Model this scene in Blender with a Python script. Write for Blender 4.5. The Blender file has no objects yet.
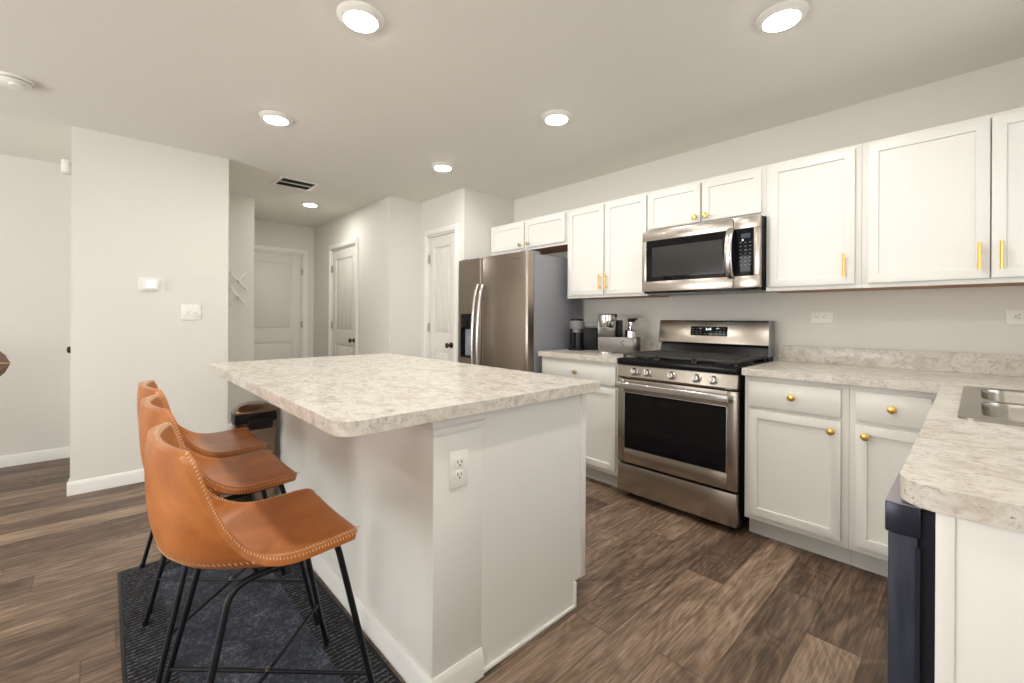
import bpy, bmesh, math, random
from mathutils import Vector, Matrix, Euler
R = math.radians
random.seed(7)
sc = bpy.context.scene
COL = sc.collection

# ------------------------------------------------------------------ camera, world, exposure
F_PX, YAW, CY, CAM_H, ROLL = 435.2, 46.92, 317.56, 1.179, 0.307
cam_d = bpy.data.cameras.new('camera'); cam = bpy.data.objects.new('camera', cam_d); COL.objects.link(cam)
cam_d.sensor_width = 36.0; cam_d.lens = 36.0 * F_PX / 1024.0
cam_d.shift_y = (CY - 341.5) / 1024.0
cam_d.clip_start = 0.05; cam_d.clip_end = 60
cam.location = (0, 0, CAM_H)
cam.matrix_world = (Matrix.Translation((0, 0, CAM_H)) @ Matrix.Rotation(R(YAW), 4, 'Z')
                    @ Matrix.Rotation(R(90), 4, 'X') @ Matrix.Rotation(R(ROLL), 4, 'Z'))
sc.camera = cam
world = bpy.data.worlds.new('world'); sc.world = world; world.use_nodes = True
bg = world.node_tree.nodes['Background']; bg.inputs[0].default_value = (0.86, 0.93, 1.0, 1); bg.inputs[1].default_value = 1.1
sc.view_settings.view_transform = 'Standard'; sc.view_settings.look = 'None'
sc.view_settings.gamma = 1.0; sc.view_settings.use_curve_mapping = False
sc.view_settings.exposure = -0.02
sc.cycles.use_denoising = True
sc.cycles.max_bounces = 12; sc.cycles.diffuse_bounces = 7; sc.cycles.glossy_bounces = 5
sc.cycles.sample_clamp_indirect = 6.0
LAMP = 200.0          # radiance of a recessed downlight's diffuser

def area(name, loc, rot, sx, sy, power, col=(1, 1, 1)):
    d = bpy.data.lights.new(name, 'AREA'); d.shape = 'RECTANGLE'; d.size = sx; d.size_y = sy
    d.energy = power; d.color = col
    o = bpy.data.objects.new(name, d); COL.objects.link(o); o.location = loc; o.rotation_euler = rot
    return o
# fill lamps added at unseen windows; patio and living ones tilted up at ceiling
area('patio_fill', (-2.6, -3.32, 1.15), (R(101), 0, 0), 2.6, 1.9, 100, (1.0, 0.992, 0.975))
area('living_fill', (1.92, -1.6, 1.4), (R(146), 0, R(90)), 1.8, 1.4, 95, (1.0, 0.992, 0.975))
area('sink_fill', (0.62, 2.07, 1.55), (R(90), 0, R(90)), 0.85, 0.85, 9, (0.95, 0.97, 1.0))

# ------------------------------------------------------------------ material helpers
class NT:
    def __init__(s, name):
        s.m = bpy.data.materials.new(name); s.m.use_nodes = True
        s.t = s.m.node_tree; s.b = s.t.nodes['Principled BSDF']
    def n(s, typ, **kw):
        nd = s.t.nodes.new(typ)
        for k, v in kw.items():
            if k.startswith('i_'):
                nd.inputs[int(k[2:]) if k[2:].isdigit() else k[2:].replace('_', ' ')].default_value = v
            else: setattr(nd, k, v)
        return nd
    def l(s, a, ao, b, bi): s.t.links.new(a.outputs[ao], b.inputs[bi])
    def math(s, op, a, b=None):
        nd = s.n('ShaderNodeMath', operation=op)
        for i, q in enumerate((a, b)):
            if q is None: continue
            if isinstance(q, (int, float)): nd.inputs[i].default_value = q
            else: s.t.links.new(q, nd.inputs[i])
        return nd.outputs[0]
    def ramp(s, src, stops, interp='LINEAR'):
        r = s.n('ShaderNodeValToRGB'); cr = r.color_ramp; cr.interpolation = interp
        while len(cr.elements) < len(stops): cr.elements.new(0.5)
        for e, (p, c) in zip(cr.elements, stops):
            e.position = p; e.color = (*c, 1) if len(c) == 3 else c
        s.t.links.new(src, r.inputs[0]); return r.outputs[0]
    def noise(s, vec, scale, detail=4, rough=.5, dist=0.0):
        nd = s.n('ShaderNodeTexNoise'); nd.inputs['Scale'].default_value = scale
        nd.inputs['Detail'].default_value = detail; nd.inputs['Roughness'].default_value = rough
        nd.inputs['Distortion'].default_value = dist
        if vec is not None: s.t.links.new(vec, nd.inputs['Vector'])
        return nd.outputs[0]
    def coord(s, scale=(1, 1, 1), rot=(0, 0, 0)):
        tc = s.n('ShaderNodeTexCoord'); mp = s.n('ShaderNodeMapping')
        mp.inputs['Scale'].default_value = scale; mp.inputs['Rotation'].default_value = rot
        s.l(tc, 'Object', mp, 'Vector'); return mp.outputs[0]
    def mix(s, fac, a, b, blend='MIX'):
        nd = s.n('ShaderNodeMix', data_type='RGBA', blend_type=blend)
        for i, q in ((0, fac), (6, a), (7, b)):
            if isinstance(q, (int, float)): nd.inputs[i].default_value = q
            elif isinstance(q, tuple): nd.inputs[i].default_value = (*q, 1)
            else: s.t.links.new(q, nd.inputs[i])
        return nd.outputs[2]
    def base(s, sock): s.t.links.new(sock, s.b.inputs['Base Color'])
    def bump(s, h, strength=.2, dist=.002):
        b = s.n('ShaderNodeBump'); b.inputs['Strength'].default_value = strength; b.inputs['Distance'].default_value = dist
        s.t.links.new(h, b.inputs['Height']); s.l(b, 0, s.b, 'Normal')

def simple(name, col, rough=.5, metal=0., bump=0., bscale=60, var=0.04, spec=.5, coat=0.):
    N = NT(name); b = N.b
    b.inputs['Roughness'].default_value = rough; b.inputs['Metallic'].default_value = metal
    b.inputs['Specular IOR Level'].default_value = spec
    if coat: b.inputs['Coat Weight'].default_value = coat; b.inputs['Coat Roughness'].default_value = .1
    v = N.coord(); nz = N.noise(v, bscale * .1, 3)
    N.base(N.mix(nz, tuple(c * (1 - var) for c in col), tuple(min(1, c * (1 + var)) for c in col)))
    if bump: N.bump(N.noise(v, bscale, 4), bump)
    return N.m

def brushed(name, col, rough=.28, axis='x', var=.012):
    N = NT(name); b = N.b; b.inputs['Metallic'].default_value = 1.0
    sc_ = {'x': (2, 260, 260), 'z': (260, 260, 2)}[axis]
    v = N.coord(sc_); nz = N.noise(v, 1.0, 3, .6)
    N.base(N.mix(nz, tuple(c * (1 - var) for c in col), tuple(min(1, c * (1 + var)) for c in col)))
    r = N.n('ShaderNodeMapRange'); r.inputs[3].default_value = rough - .004; r.inputs[4].default_value = rough + .006
    N.t.links.new(nz, r.inputs[0]); N.l(r, 0, b, 'Roughness')
    return N.m

def emis(name, col, strength):
    N = NT(name); N.b.inputs['Base Color'].default_value = (*col, 1)
    N.b.inputs['Emission Color'].default_value = (*col, 1); N.b.inputs['Emission Strength'].default_value = strength
    return N.m

def floor_mat():
    N = NT('floor_planks'); W, L = .165, 1.22
    tc = N.n('ShaderNodeTexCoord'); sp = N.n('ShaderNodeSeparateXYZ'); N.l(tc, 'Object', sp, 0)
    X, Y = sp.outputs[0], sp.outputs[1]
    xs = N.math('DIVIDE', N.math('ADD', X, 20 * W + .765 - 4 * W), W)
    row = N.math('FLOOR', xs); fx = N.math('FRACT', xs)
    wn = N.n('ShaderNodeTexWhiteNoise', noise_dimensions='1D'); N.t.links.new(row, wn.inputs['W'])
    ys = N.math('ADD', N.math('DIVIDE', N.math('ADD', Y, 20.), L), wn.outputs[0])
    colm = N.math('FLOOR', ys); fy = N.math('FRACT', ys)
    cb = N.n('ShaderNodeCombineXYZ'); N.t.links.new(row, cb.inputs[0]); N.t.links.new(colm, cb.inputs[1])
    w2 = N.n('ShaderNodeTexWhiteNoise', noise_dimensions='2D'); N.l(cb, 0, w2, 'Vector')
    rnd = w2.outputs[0]
    # grain space, shifted per plank
    off = N.n('ShaderNodeVectorMath', operation='SCALE'); N.l(w2, 'Color', off, 0); off.inputs['Scale'].default_value = 37.
    add = N.n('ShaderNodeVectorMath', operation='ADD'); N.l(tc, 'Object', add, 0); N.l(off, 0, add, 1)
    def sq(scale):
        mp = N.n('ShaderNodeMapping'); mp.inputs['Scale'].default_value = scale; N.l(add, 0, mp, 0); return mp.outputs[0]
    big = N.noise(sq((11, 2.2, 1)), 1.0, 5, .6, 1.0)
    fine = N.noise(sq((95, 4.5, 1)), 1.0, 6, .68, .7)
    rings = N.math('FRACT', N.math('MULTIPLY', N.noise(sq((5.5, 1.5, 1)), 1.0, 2, .45, .6), 14.))
    rings = N.math('ABSOLUTE', N.math('SUBTRACT', rings, .5))
    tone = N.math('ADD', N.math('MULTIPLY', rnd, .22), N.math('ADD', N.math('MULTIPLY', big, .55), N.math('ADD', N.math('MULTIPLY', fine, .80), N.math('MULTIPLY', rings, .20))))
    tone = N.math('SUBTRACT', tone, .40)
    c = N.ramp(tone, [(.16, (.030, .017, .0105)), (.35, (.102, .063, .040)), (.52, (.205, .136, .091)), (.76, (.42, .30, .215))])
    # dark joints
    ex = N.math('MINIMUM', fx, N.math('SUBTRACT', 1., fx)); ey = N.math('MINIMUM', fy, N.math('SUBTRACT', 1., fy))
    g = N.math('MINIMUM', N.math('MULTIPLY', ex, W), N.math('MULTIPLY', ey, L))
    jm = N.ramp(g, [(.0, (0, 0, 0)), (.003, (1, 1, 1))])
    c2 = N.mix(jm, N.mix(.6, c, (.03, .018, .012)), c)
    N.base(c2)
    N.b.inputs['Roughness'].default_value = .42
    r = N.n('ShaderNodeMapRange'); r.inputs[3].default_value = .36; r.inputs[4].default_value = .52
    N.t.links.new(fine, r.inputs[0]); N.l(r, 0, N.b, 'Roughness')
    N.bump(N.math('ADD', N.math('MULTIPLY', fine, .35), jm), .25, .0012)
    return N.m

def laminate():
    N = NT('laminate_stone')
    v = N.coord((1, 1, 1)); v2 = N.coord((1.0, 1.5, 1.5), (0, 0, R(-42)))
    a = N.noise(v2, 13., 7, .64, 1.0); b = N.noise(v2, 40., 6, .70, .8); d = N.noise(v, 120., 4, .6, .4)
    basec = N.ramp(a, [(.30, (.44, .385, .315)), (.45, (.57, .525, .455)), (.58, (.665, .63, .57)), (.75, (.50, .45, .38))])
    veins = N.ramp(b, [(.34, (1, 1, 1)), (.46, (0, 0, 0))])
    c = N.mix(N.math('MULTIPLY', veins, .58), basec, (.25, .22, .19))
    wv = N.ramp(b, [(.56, (0, 0, 0)), (.72, (1, 1, 1))])
    c = N.mix(N.math('MULTIPLY', wv, .5), c, (.76, .745, .70))
    fl = N.ramp(d, [(.34, (1, 1, 1)), (.40, (0, 0, 0))])
    mask = N.ramp(N.noise(v, 12., 3, .6, .5), [(.45, (0, 0, 0)), (.6, (1, 1, 1))])
    c = N.mix(N.math('MULTIPLY', N.math('MULTIPLY', fl, mask), .7), c, (.13, .105, .09))
    N.base(c); N.b.inputs['Roughness'].default_value = .24
    return N.m

def leather():
    N = NT('tan_leather'); v = N.coord()
    a = N.noise(v, 7., 5, .6, .4)
    c = N.ramp(a, [(.3, (.34, .105, .024)), (.5, (.45, .15, .036)), (.7, (.55, .20, .055))])
    N.base(c); N.b.inputs['Roughness'].default_value = .30
    N.bump(N.noise(v, 170., 4, .6), .12, .001)
    return N.m

def rug_mat(band):
    N = NT('rug_border' if band else 'rug_field'); v = N.coord()
    if band:
        w = N.n('ShaderNodeTexWave', wave_type='BANDS', bands_direction='X'); w.inputs['Scale'].default_value = 16.
        w.inputs['Distortion'].default_value = 3.0; w.inputs['Detail'].default_value = 3; w.inputs['Detail Scale'].default_value = 6
        N.t.links.new(v, w.inputs[0])
        n = N.noise(v, 75., 3, .75)
        f = N.math('ADD', N.math('MULTIPLY', w.outputs[1], .42), N.math('MULTIPLY', n, .75))
        N.base(N.ramp(f, [(.45, (.004, .004, .006)), (.68, (.012, .013, .017)), (.86, (.12, .125, .14))]))
        N.bump(w.outputs[1], .8, .004)
    else:
        n = N.noise(v, 70., 5, .9); n2 = N.noise(v, 8., 3)
        f = N.math('ADD', N.math('MULTIPLY', n, .8), N.math('MULTIPLY', n2, .25))
        N.base(N.ramp(f, [(.42, (.010, .013, .022)), (.55, (.042, .050, .072)), (.67, (.19, .205, .24))]))
        N.bump(n, .8, .004)
    N.b.inputs['Roughness'].default_value = .95
    return N.m

def darkwood():
    N = NT('black_ash'); v = N.coord((30, 30, 4)); n = N.noise(v, 1.5, 4, .6)
    N.base(N.ramp(n, [(.3, (.018, .021, .034)), (.7, (.04, .045, .065))])); N.b.inputs['Roughness'].default_value = .42; N.b.inputs['Specular IOR Level'].default_value = .25
    N.bump(n, .15); return N.m

M = dict(
    wall=simple('wall_paint', (.70, .685, .635), .7, bump=.04, bscale=180, var=.012),
    ceil=simple('ceiling_paint', (.76, .74, .69), .8, bump=.05, bscale=120, var=.012),
    trim=simple('trim_paint', (.80, .79, .755), .4, var=.01),
    door=simple('door_paint', (.71, .69, .64), .42, var=.01),
    cab=simple('cabinet_paint', (.75, .74, .70), .36, var=.01),
    isl=simple('island_paint', (.75, .74, .705), .42, var=.012),
    wood=simple('raw_cabinet_wood', (.36, .17, .075), .55, var=.15, bscale=90),
    floor=floor_mat(), lam=laminate(), leather=leather(), rugf=rug_mat(False), rugb=rug_mat(True),
    steel=brushed('stainless', (.47, .42, .37), .27, 'x'), steelv=brushed('stainless_vertical', (.36, .305, .26), .28, 'z'),
    steell=brushed('satin_steel', (.66, .64, .62), .24, 'x'), chrome=simple('chrome', (.75, .75, .76), .12, 1., var=.01),
    sink=brushed('sink_steel', (.40, .375, .34), .24, 'x'),
    fside=simple('fridge_side_paint', (.245, .245, .27), .42, bump=.06, bscale=220, var=.02),
    gold=simple('brushed_gold', (.86, .56, .17), .28, 1., var=.03), brass=simple('dull_brass', (.55, .42, .26), .35, 1., var=.03),
    black=simple('black_enamel', (.007, .007, .008), .2, var=.05, spec=.2), gloss=simple('black_glass', (.006, .006, .007), .06, var=.02, spec=.22),
    smoke=simple('smoked_window', (.030, .028, .026), .12, var=.02),
    iron=simple('cast_iron', (.045, .040, .036), .55, bump=.15, bscale=150, var=.1),
    blackp=simple('black_plastic', (.010, .010, .012), .38, var=.05, spec=.25), greyp=simple('grey_plastic', (.22, .22, .225), .35, var=.03),
    legm=simple('black_metal', (.006, .007, .010), .34, .0, var=.05, spec=.3), bronze=brushed('bronze_steel', (.25, .175, .125), .26, 'z'),
    dark=simple('dark_bronze', (.06, .045, .035), .3, .9), hinge=simple('satin_nickel', (.42, .40, .37), .35, 1.),
    plate=simple('white_plastic', (.80, .785, .74), .35, var=.01), slot=simple('outlet_slot', (.05, .045, .04), .6),
    stitch=simple('cream_thread', (.66, .46, .30), .8), navy=simple('midnight_steel', (.020, .023, .040), .28, .3),
    navysheen=simple('midnight_top_sheen', (.27, .25, .28), .35, .2), ash=darkwood(),
    silver=brushed('brushed_silver_plastic', (.22, .21, .20), .3, 'x'), bay=simple('dispenser_bay', (.30, .32, .36), .3),
    lamp=emis('lamp_diffuser', (1., .97, .92), LAMP), digit=emis('clock_digit', (.85, .93, 1.), 2.0),
    icon=simple('printed_icon', (.17, .17, .18), .4), logo=simple('grey_logo', (.20, .185, .17), .35, .6),
    brown=simple('brown_velvet', (.20, .125, .085), .75, bump=.1, bscale=160, var=.15),
    toe=simple('toe_kick_paint', (.60, .59, .56), .5, var=.01), duct=simple('dark_duct', (.05, .045, .04), .8),
    lens=simple('blue_screen', (.03, .05, .075), .15), glass=None, switch=emis('thermostat_screen', (.85, .85, .84), .25),
)
g = NT('window_glass'); g.b.inputs['Transmission Weight'].default_value = 1.; g.b.inputs['Roughness'].default_value = 0; g.b.inputs['IOR'].default_value = 1.05
M['glass'] = g.m

# ------------------------------------------------------------------ mesh helpers
class MB:
    def __init__(s): s.b = bmesh.new()
    def box(s, x0, x1, y0, y1, z0, z1, bv=0., seg=2):
        if x0 > x1: x0, x1 = x1, x0
        if y0 > y1: y0, y1 = y1, y0
        r = bmesh.ops.create_cube(s.b, size=1.)
        vs = r['verts']
        for v in vs:
            v.co = Vector((x0 + (v.co.x + .5) * (x1 - x0), y0 + (v.co.y + .5) * (y1 - y0), z0 + (v.co.z + .5) * (z1 - z0)))
        if bv:
            es = list({e for v in vs for e in v.link_edges})
            bmesh.ops.bevel(s.b, geom=es, offset=bv, segments=seg, profile=.5, affect='EDGES', clamp_overlap=True)
        return s
    def prism(s, pts, axis, a, b, bv=0.):
        """pts 2D: axis 'x' -> (y,z); 'y' -> (x,z); 'z' -> (x,y)"""
        def P(p, t):
            return {'x': Vector((t, p[0], p[1])), 'y': Vector((p[0], t, p[1])), 'z': Vector((p[0], p[1], t))}[axis]
        lo = [s.b.verts.new(P(p, a)) for p in pts]; hi = [s.b.verts.new(P(p, b)) for p in pts]
        n = len(pts); fs = [s.b.faces.new(lo), s.b.faces.new(hi)]
        for i in range(n): fs.append(s.b.faces.new((lo[i], lo[(i + 1) % n], hi[(i + 1) % n], hi[i])))
        bmesh.ops.recalc_face_normals(s.b, faces=fs)
        if bv:
            es = list(set(fs[0].edges) | set(fs[1].edges))
            bmesh.ops.bevel(s.b, geom=es, offset=bv, segments=2, profile=.5, affect='EDGES', clamp_overlap=True)
        return s
    def tube(s, pts, r, seg=10, closed=False, flat=None):
        pts = [Vector(p) for p in pts]; n = len(pts); rings = []
        up = None
        for i, p in enumerate(pts):
            if closed: t = (pts[(i + 1) % n] - pts[i - 1]).normalized()
            else: t = (pts[min(i + 1, n - 1)] - pts[max(i - 1, 0)]).normalized()
            if up is None:
                up = Vector((0, 0, 1)) if abs(t.z) < .9 else Vector((0, 1, 0))
            a = (up - t * up.dot(t)).normalized(); b = t.cross(a); up = a
            rr = r[i] if isinstance(r, (list, tuple)) else r
            fa, fb = flat if flat else (1, 1)
            rings.append([s.b.verts.new(p + a * math.cos(2 * math.pi * k / seg) * rr * fa + b * math.sin(2 * math.pi * k / seg) * rr * fb) for k in range(seg)])
        fs = []
        for i in range(n if closed else n - 1):
            A, B = rings[i], rings[(i + 1) % n]
            for k in range(seg): fs.append(s.b.faces.new((A[k], A[(k + 1) % seg], B[(k + 1) % seg], B[k])))
        if not closed: fs += [s.b.faces.new(rings[0]), s.b.faces.new(rings[-1])]
        bmesh.ops.recalc_face_normals(s.b, faces=fs); return s
    def lathe(s, prof, c, axis='z', seg=32, rot=None):
        """prof [(r,h)] revolved about axis through c"""
        rings = []; fs = []
        ax = {'z': Matrix.Identity(3), 'y': Matrix.Rotation(R(90), 3, 'X'), '-y': Matrix.Rotation(R(90), 3, 'X'), 'x': Matrix.Rotation(R(90), 3, 'Y')}[axis]
        if axis == 'y': ax = Matrix.Rotation(R(-90), 3, 'X')
        c = Vector(c)
        for r, h in prof:
            if r < 1e-6: rings.append([s.b.verts.new(c + ax @ Vector((0, 0, h)))])
            else: rings.append([s.b.verts.new(c + ax @ Vector((r * math.cos(2 * math.pi * k / seg), r * math.sin(2 * math.pi * k / seg), h))) for k in range(seg)])
        for A, B in zip(rings[:-1], rings[1:]):
            for k in range(seg):
                a0, a1 = A[k % len(A)], A[(k + 1) % len(A)]; b0, b1 = B[k % len(B)], B[(k + 1) % len(B)]
                q = []
                for v in (a0, a1, b1, b0):
                    if v not in q: q.append(v)
                if len(q) > 2: fs.append(s.b.faces.new(q))
        if len(rings[0]) > 1: fs.append(s.b.faces.new(rings[0]))
        if len(rings[-1]) > 1: fs.append(s.b.faces.new(rings[-1]))
        bmesh.ops.recalc_face_normals(s.b, faces=fs); return s
    def slab(s, outer, holes, z0, z1):
        es = []
        for lp in [outer] + holes:
            vs = [s.b.verts.new((p[0], p[1], z1)) for p in lp]
            es += [s.b.edges.new((vs[i], vs[(i + 1) % len(vs)])) for i in range(len(vs))]
        r = bmesh.ops.triangle_fill(s.b, use_beauty=True, use_dissolve=False, edges=es)
        fs = [f for f in r['geom'] if isinstance(f, bmesh.types.BMFace)]
        ex = bmesh.ops.extrude_face_region(s.b, geom=fs)
        for v in ex['geom']:
            if isinstance(v, bmesh.types.BMVert): v.co.z = z0
        bmesh.ops.recalc_face_normals(s.b, faces=s.b.faces[:]); return s
    def grid(s, fn, nu, nv, closed_u=False):
        vs = [[s.b.verts.new(fn(i / nu, j / nv)) for j in range(nv + 1)] for i in range(nu + (0 if closed_u else 1))]
        L = len(vs)
        for i in range(nu):
            for j in range(nv):
                s.b.faces.new((vs[i][j], vs[(i + 1) % L][j], vs[(i + 1) % L][j + 1], vs[i][j + 1]))
        return s
    def xf(s, m): s.b.transform(m); return s

def root_of(p):
    o = Vector((0, 0, 0))
    while p is not None: o = o + p.location; p = p.parent
    return o
def build(name, mb, mat, parent=None, smooth=35, origin=None, mods=None):
    me = bpy.data.meshes.new(name)
    off = root_of(parent) if parent is not None else (Vector(origin) if origin is not None else Vector((0, 0, 0)))
    bmesh.ops.translate(mb.b, verts=mb.b.verts[:], vec=-off)
    mb.b.to_mesh(me); mb.b.free()
    me.materials.append(M[mat] if isinstance(mat, str) else mat)
    if smooth:
        me.shade_smooth(); me.set_sharp_from_angle(angle=R(smooth))
    o = bpy.data.objects.new(name, me); COL.objects.link(o)
    if parent is not None: o.parent = parent
    elif origin is not None: o.location = origin
    return o
def tag(o, label=None, cat=None, group=None, kind=None):
    if label: o['label'] = label
    if cat: o['category'] = cat
    if group: o['group'] = group
    if kind: o['kind'] = kind
    return o
def thing(name, loc, label, cat, group=None, kind=None):
    o = bpy.data.objects.new(name, None); o.empty_display_size = .05; COL.objects.link(o); o.location = loc
    return tag(o, label, cat, group, kind)
def struct(name, mb, mat, label, cat): return tag(build(name, mb, mat), label, cat, kind='structure')
def kids(o): return [c for c in bpy.data.objects if c.parent == o]
def copy_tree(o, parent=None):
    c = o.copy(); COL.objects.link(c)
    if parent is not None: c.parent = parent; c.matrix_parent_inverse = o.matrix_parent_inverse.copy()
    for ch in kids(o):
        if ch != c: copy_tree(ch, c)
    return c
def rrect(x0, x1, y0, y1, r, seg=6):
    if not isinstance(r, (list, tuple)): r = [r] * 4      # order: x1y1, x0y1, x0y0, x1y0
    out = []
    for (cx, cy, a0), q in zip(((x1, y1, 0), (x0, y1, 90), (x0, y0, 180), (x1, y0, 270)), r):
        sx = 1 if cx == x1 else -1; sy = 1 if cy == y1 else -1
        if q < 1e-5: out.append((cx, cy)); continue
        for k in range(seg + 1):
            a = R(a0 + 90 * k / seg); out.append((cx - sx * q + q * math.cos(a), cy - sy * q + q * math.sin(a)))
    return out
def text_mesh(txt, size, mat, name, parent, mw, extrude=.0006):
    cu = bpy.data.curves.new(name, 'FONT'); cu.body = txt; cu.size = size; cu.extrude = extrude
    cu.align_x = 'CENTER'; cu.align_y = 'CENTER'
    t = bpy.data.objects.new(name + '_tmp', cu); COL.objects.link(t)
    dg = bpy.context.evaluated_depsgraph_get(); me = bpy.data.meshes.new_from_object(t.evaluated_get(dg))
    bpy.data.objects.remove(t)
    me.transform(Matrix.Translation(-root_of(parent)) @ mw); me.materials.clear(); me.materials.append(M[mat]); me.name = name
    o = bpy.data.objects.new(name, me); COL.objects.link(o); o.parent = parent
    return o
FACE_NY = Matrix.Rotation(R(90), 4, 'X')      # text/plan XY -> upright facing -Y
def shaker(mb, x0, x1, z0, z1, y, th=.02, rail=.057, rec=.009):
    """shaker door facing -Y whose front plane is y"""
    b = mb.b; n0 = len(b.faces)
    t = bmesh.new(); r = bmesh.ops.create_cube(t, size=1.)
    for v in r['verts']: v.co = Vector((x0 + (v.co.x + .5) * (x1 - x0), y + (v.co.y + .5) * th, z0 + (v.co.z + .5) * (z1 - z0)))
    bmesh.ops.bevel(t, geom=t.edges[:], offset=.002, segments=2, profile=.5, affect='EDGES')
    t.faces.ensure_lookup_table()
    f = max((f for f in t.faces if f.normal.y < -.9), key=lambda f: f.calc_area())
    bmesh.ops.inset_region(t, faces=[f], thickness=rail)
    bmesh.ops.inset_region(t, faces=[f], thickness=.003, depth=-rec)
    me = bpy.data.meshes.new('t'); t.to_mesh(me); t.free(); b.from_mesh(me); bpy.data.meshes.remove(me)
    return mb
def knob(parent, x, y, z, mat='gold'):
    mb = MB(); mb.lathe([(.006, 0), (.006, .012), (.0165, .016), (.0175, .021), (.0165, .026), (.011, .0285), (0, .029)], (x, y, z), '-y', 20)
    return build('knob', mb, mat, parent)
def pull(parent, x, y, z0, z1, mat='gold'):
    mb = MB(); mb.tube([(x, y - .03, z0), (x, y - .03, z1)], .006, 12)
    for z in (z0 + .022, z1 - .022): mb.tube([(x, y, z), (x, y - .03, z)], .0045, 10)
    return build('handle', mb, mat, parent)

# ------------------------------------------------------------------ room shell
YW, H = 3.158, 2.42
XL = -5.15
struct('floor', MB().box(-6.6, 2.1, -3.6, 3.3, -.1, 0), 'floor', 'brown wood plank floor running through kitchen and hall', 'floor')
struct('ceiling', MB().box(-6.6, 2.1, -3.6, 3.3, H, H + .1), 'ceil', 'flat off-white painted ceiling with recessed lights', 'ceiling')
struct('wall_back', MB().box(-3.354, .66, YW, YW + .12, 0, H), 'wall', 'off-white wall behind the range and wall cabinets', 'wall')
# pantry block, faces -Y at 2.503
def wall_y(name, x0, x1, y, th, holes, label):
    """wall facing -Y with openings [(xa,xb,za,zb)]"""
    mb = MB(); x = x0
    for xa, xb, za, zb in sorted(holes):
        mb.box(x, xa, y, y + th, 0, H); mb.box(xa, xb, y, y + th, zb, H)
        if za > 0: mb.box(xa, xb, y, y + th, 0, za)
        x = xb
    mb.box(x, x1, y, y + th, 0, H)
    return struct(name, mb, 'wall', label, 'wall')
def wall_x(name, y0, y1, x, th, holes, label):
    mb = MB(); y = y0
    for ya, yb, za, zb in sorted(holes):
        mb.box(x, x + th, y, ya, 0, H); mb.box(x, x + th, ya, yb, zb, H)
        if za > 0: mb.box(x, x + th, ya, yb, 0, za)
        y = yb
    mb.box(x, x + th, y, y1, 0, H)
    return struct(name, mb, 'wall', label, 'wall')
PY = 2.503
wall_y('wall_pantry', -4.12, -3.354, PY, .11, [(-3.985, -3.49, 0, 2.035)], 'narrow off-white wall around the pantry door beside the fridge')
struct('wall_fridge', MB().box(-3.46, -3.354, PY + .11, YW + .12, 0, H), 'wall', 'short off-white wall on the left side of the refrigerator', 'wall')
HY = 2.132
wall_y('wall_hall', -6.35, -4.12, HY, .11, [(-5.70, -4.93, 0, 2.035)], 'off-white hallway wall holding the closet door')
struct('wall_jog', MB().box(-4.23, -4.12, HY + .11, PY, 0, H), 'wall', 'short off-white wall return between hallway closet and pantry', 'wall')
wall_x('wall_end', 1.0, HY + .11, -6.47, .12, [(1.165, 1.992, 0, 2.035)], 'off-white wall at the far end of the hallway')
struct('wall_left', MB().box(XL - .12, XL, -3.6, 1.133, 0, H), 'wall', 'off-white wall at the far left of the room', 'wall')
struct('wall_passage', MB().box(-6.35, XL - .12, 1.02, 1.133, 0, H), 'wall', 'left side wall of the hallway', 'wall')
PX = -4.054; CY0 = -.164
wl = MB().box(PX - .11, PX, CY0, .712, 0, H).box(XL, PX - .11, .60, .712, 0, H)
wl.box(XL, -4.98, CY0, -.06, 0, H).box(-4.22, PX - .11, CY0, -.06, 0, H).box(-4.98, -4.22, CY0, -.06, 2.035, H)
struct('wall_closet', wl, 'wall', 'off-white closet wall carrying thermostat and light switches', 'wall')
wall_y('wall_rear', XL - .12, 2.1, -3.5, .12, [(-3.9, -1.3, .02, 2.1)], 'off-white wall behind the camera with patio doors')
wall_x('wall_right', -3.5, .2, 2.0, .1, [(-2.5, -.7, .7, 2.1)], 'off-white living room wall with a window')
wall_x('wall_sink', .2, YW, .56, .1, [(1.62, 2.52, 1.1, 2.0)], 'off-white wall behind the sink with a window')
struct('wall_return', MB().box(.66, 2.1, .2, .3, 0, H), 'wall', 'off-white wall return to the living room', 'wall')

def baseboard(name, segs, label):
    """segs: (x0,y0,x1,y1,nx,ny) along a wall, n = outward normal"""
    mb = MB()
    for x0, y0, x1, y1, nx, ny in segs:
        prof = [(0, 0), (.014, 0), (.014, .068), (.009, .082), (.005, .088), (0, .088)]
        d = Vector((x1 - x0, y1 - y0, 0))
        lo = [mb.b.verts.new((x0 + nx * p, y0 + ny * p, z)) for p, z in prof]
        hi = [mb.b.verts.new((x1 + nx * p, y1 + ny * p, z)) for p, z in prof]
        n = len(prof); fs = [mb.b.faces.new(lo), mb.b.faces.new(hi)]
        for i in range(n): fs.append(mb.b.faces.new((lo[i], lo[(i + 1) % n], hi[(i + 1) % n], hi[i])))
        bmesh.ops.recalc_face_normals(mb.b, faces=fs)
    return struct(name, mb, 'trim', label, 'baseboard')
baseboard('baseboard_left', [(XL, -3.38, XL, -.17, 1, 0), (XL, .712, XL, 1.133, 1, 0)], 'white baseboard along the far left wall')
baseboard('baseboard_closet', [(PX, CY0 - .014, PX, .726, 1, 0), (PX, CY0, -4.16, CY0, 0, -1), (XL, CY0, -5.04, CY0, 0, -1), (XL, .712, PX, .712, 0, 1)], 'white baseboard around the closet wall with thermostat')
baseboard('baseboard_hall', [(-6.35, HY, -5.765, HY, 0, -1), (-4.87, HY, -4.12, HY, 0, -1), (-4.12, HY - .014, -4.12, PY, 1, 0)], 'white baseboard along the hallway closet wall')
baseboard('baseboard_pantry', [(-3.43, PY, -3.354, PY, 0, -1)], 'white baseboard beside the pantry door')

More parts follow.
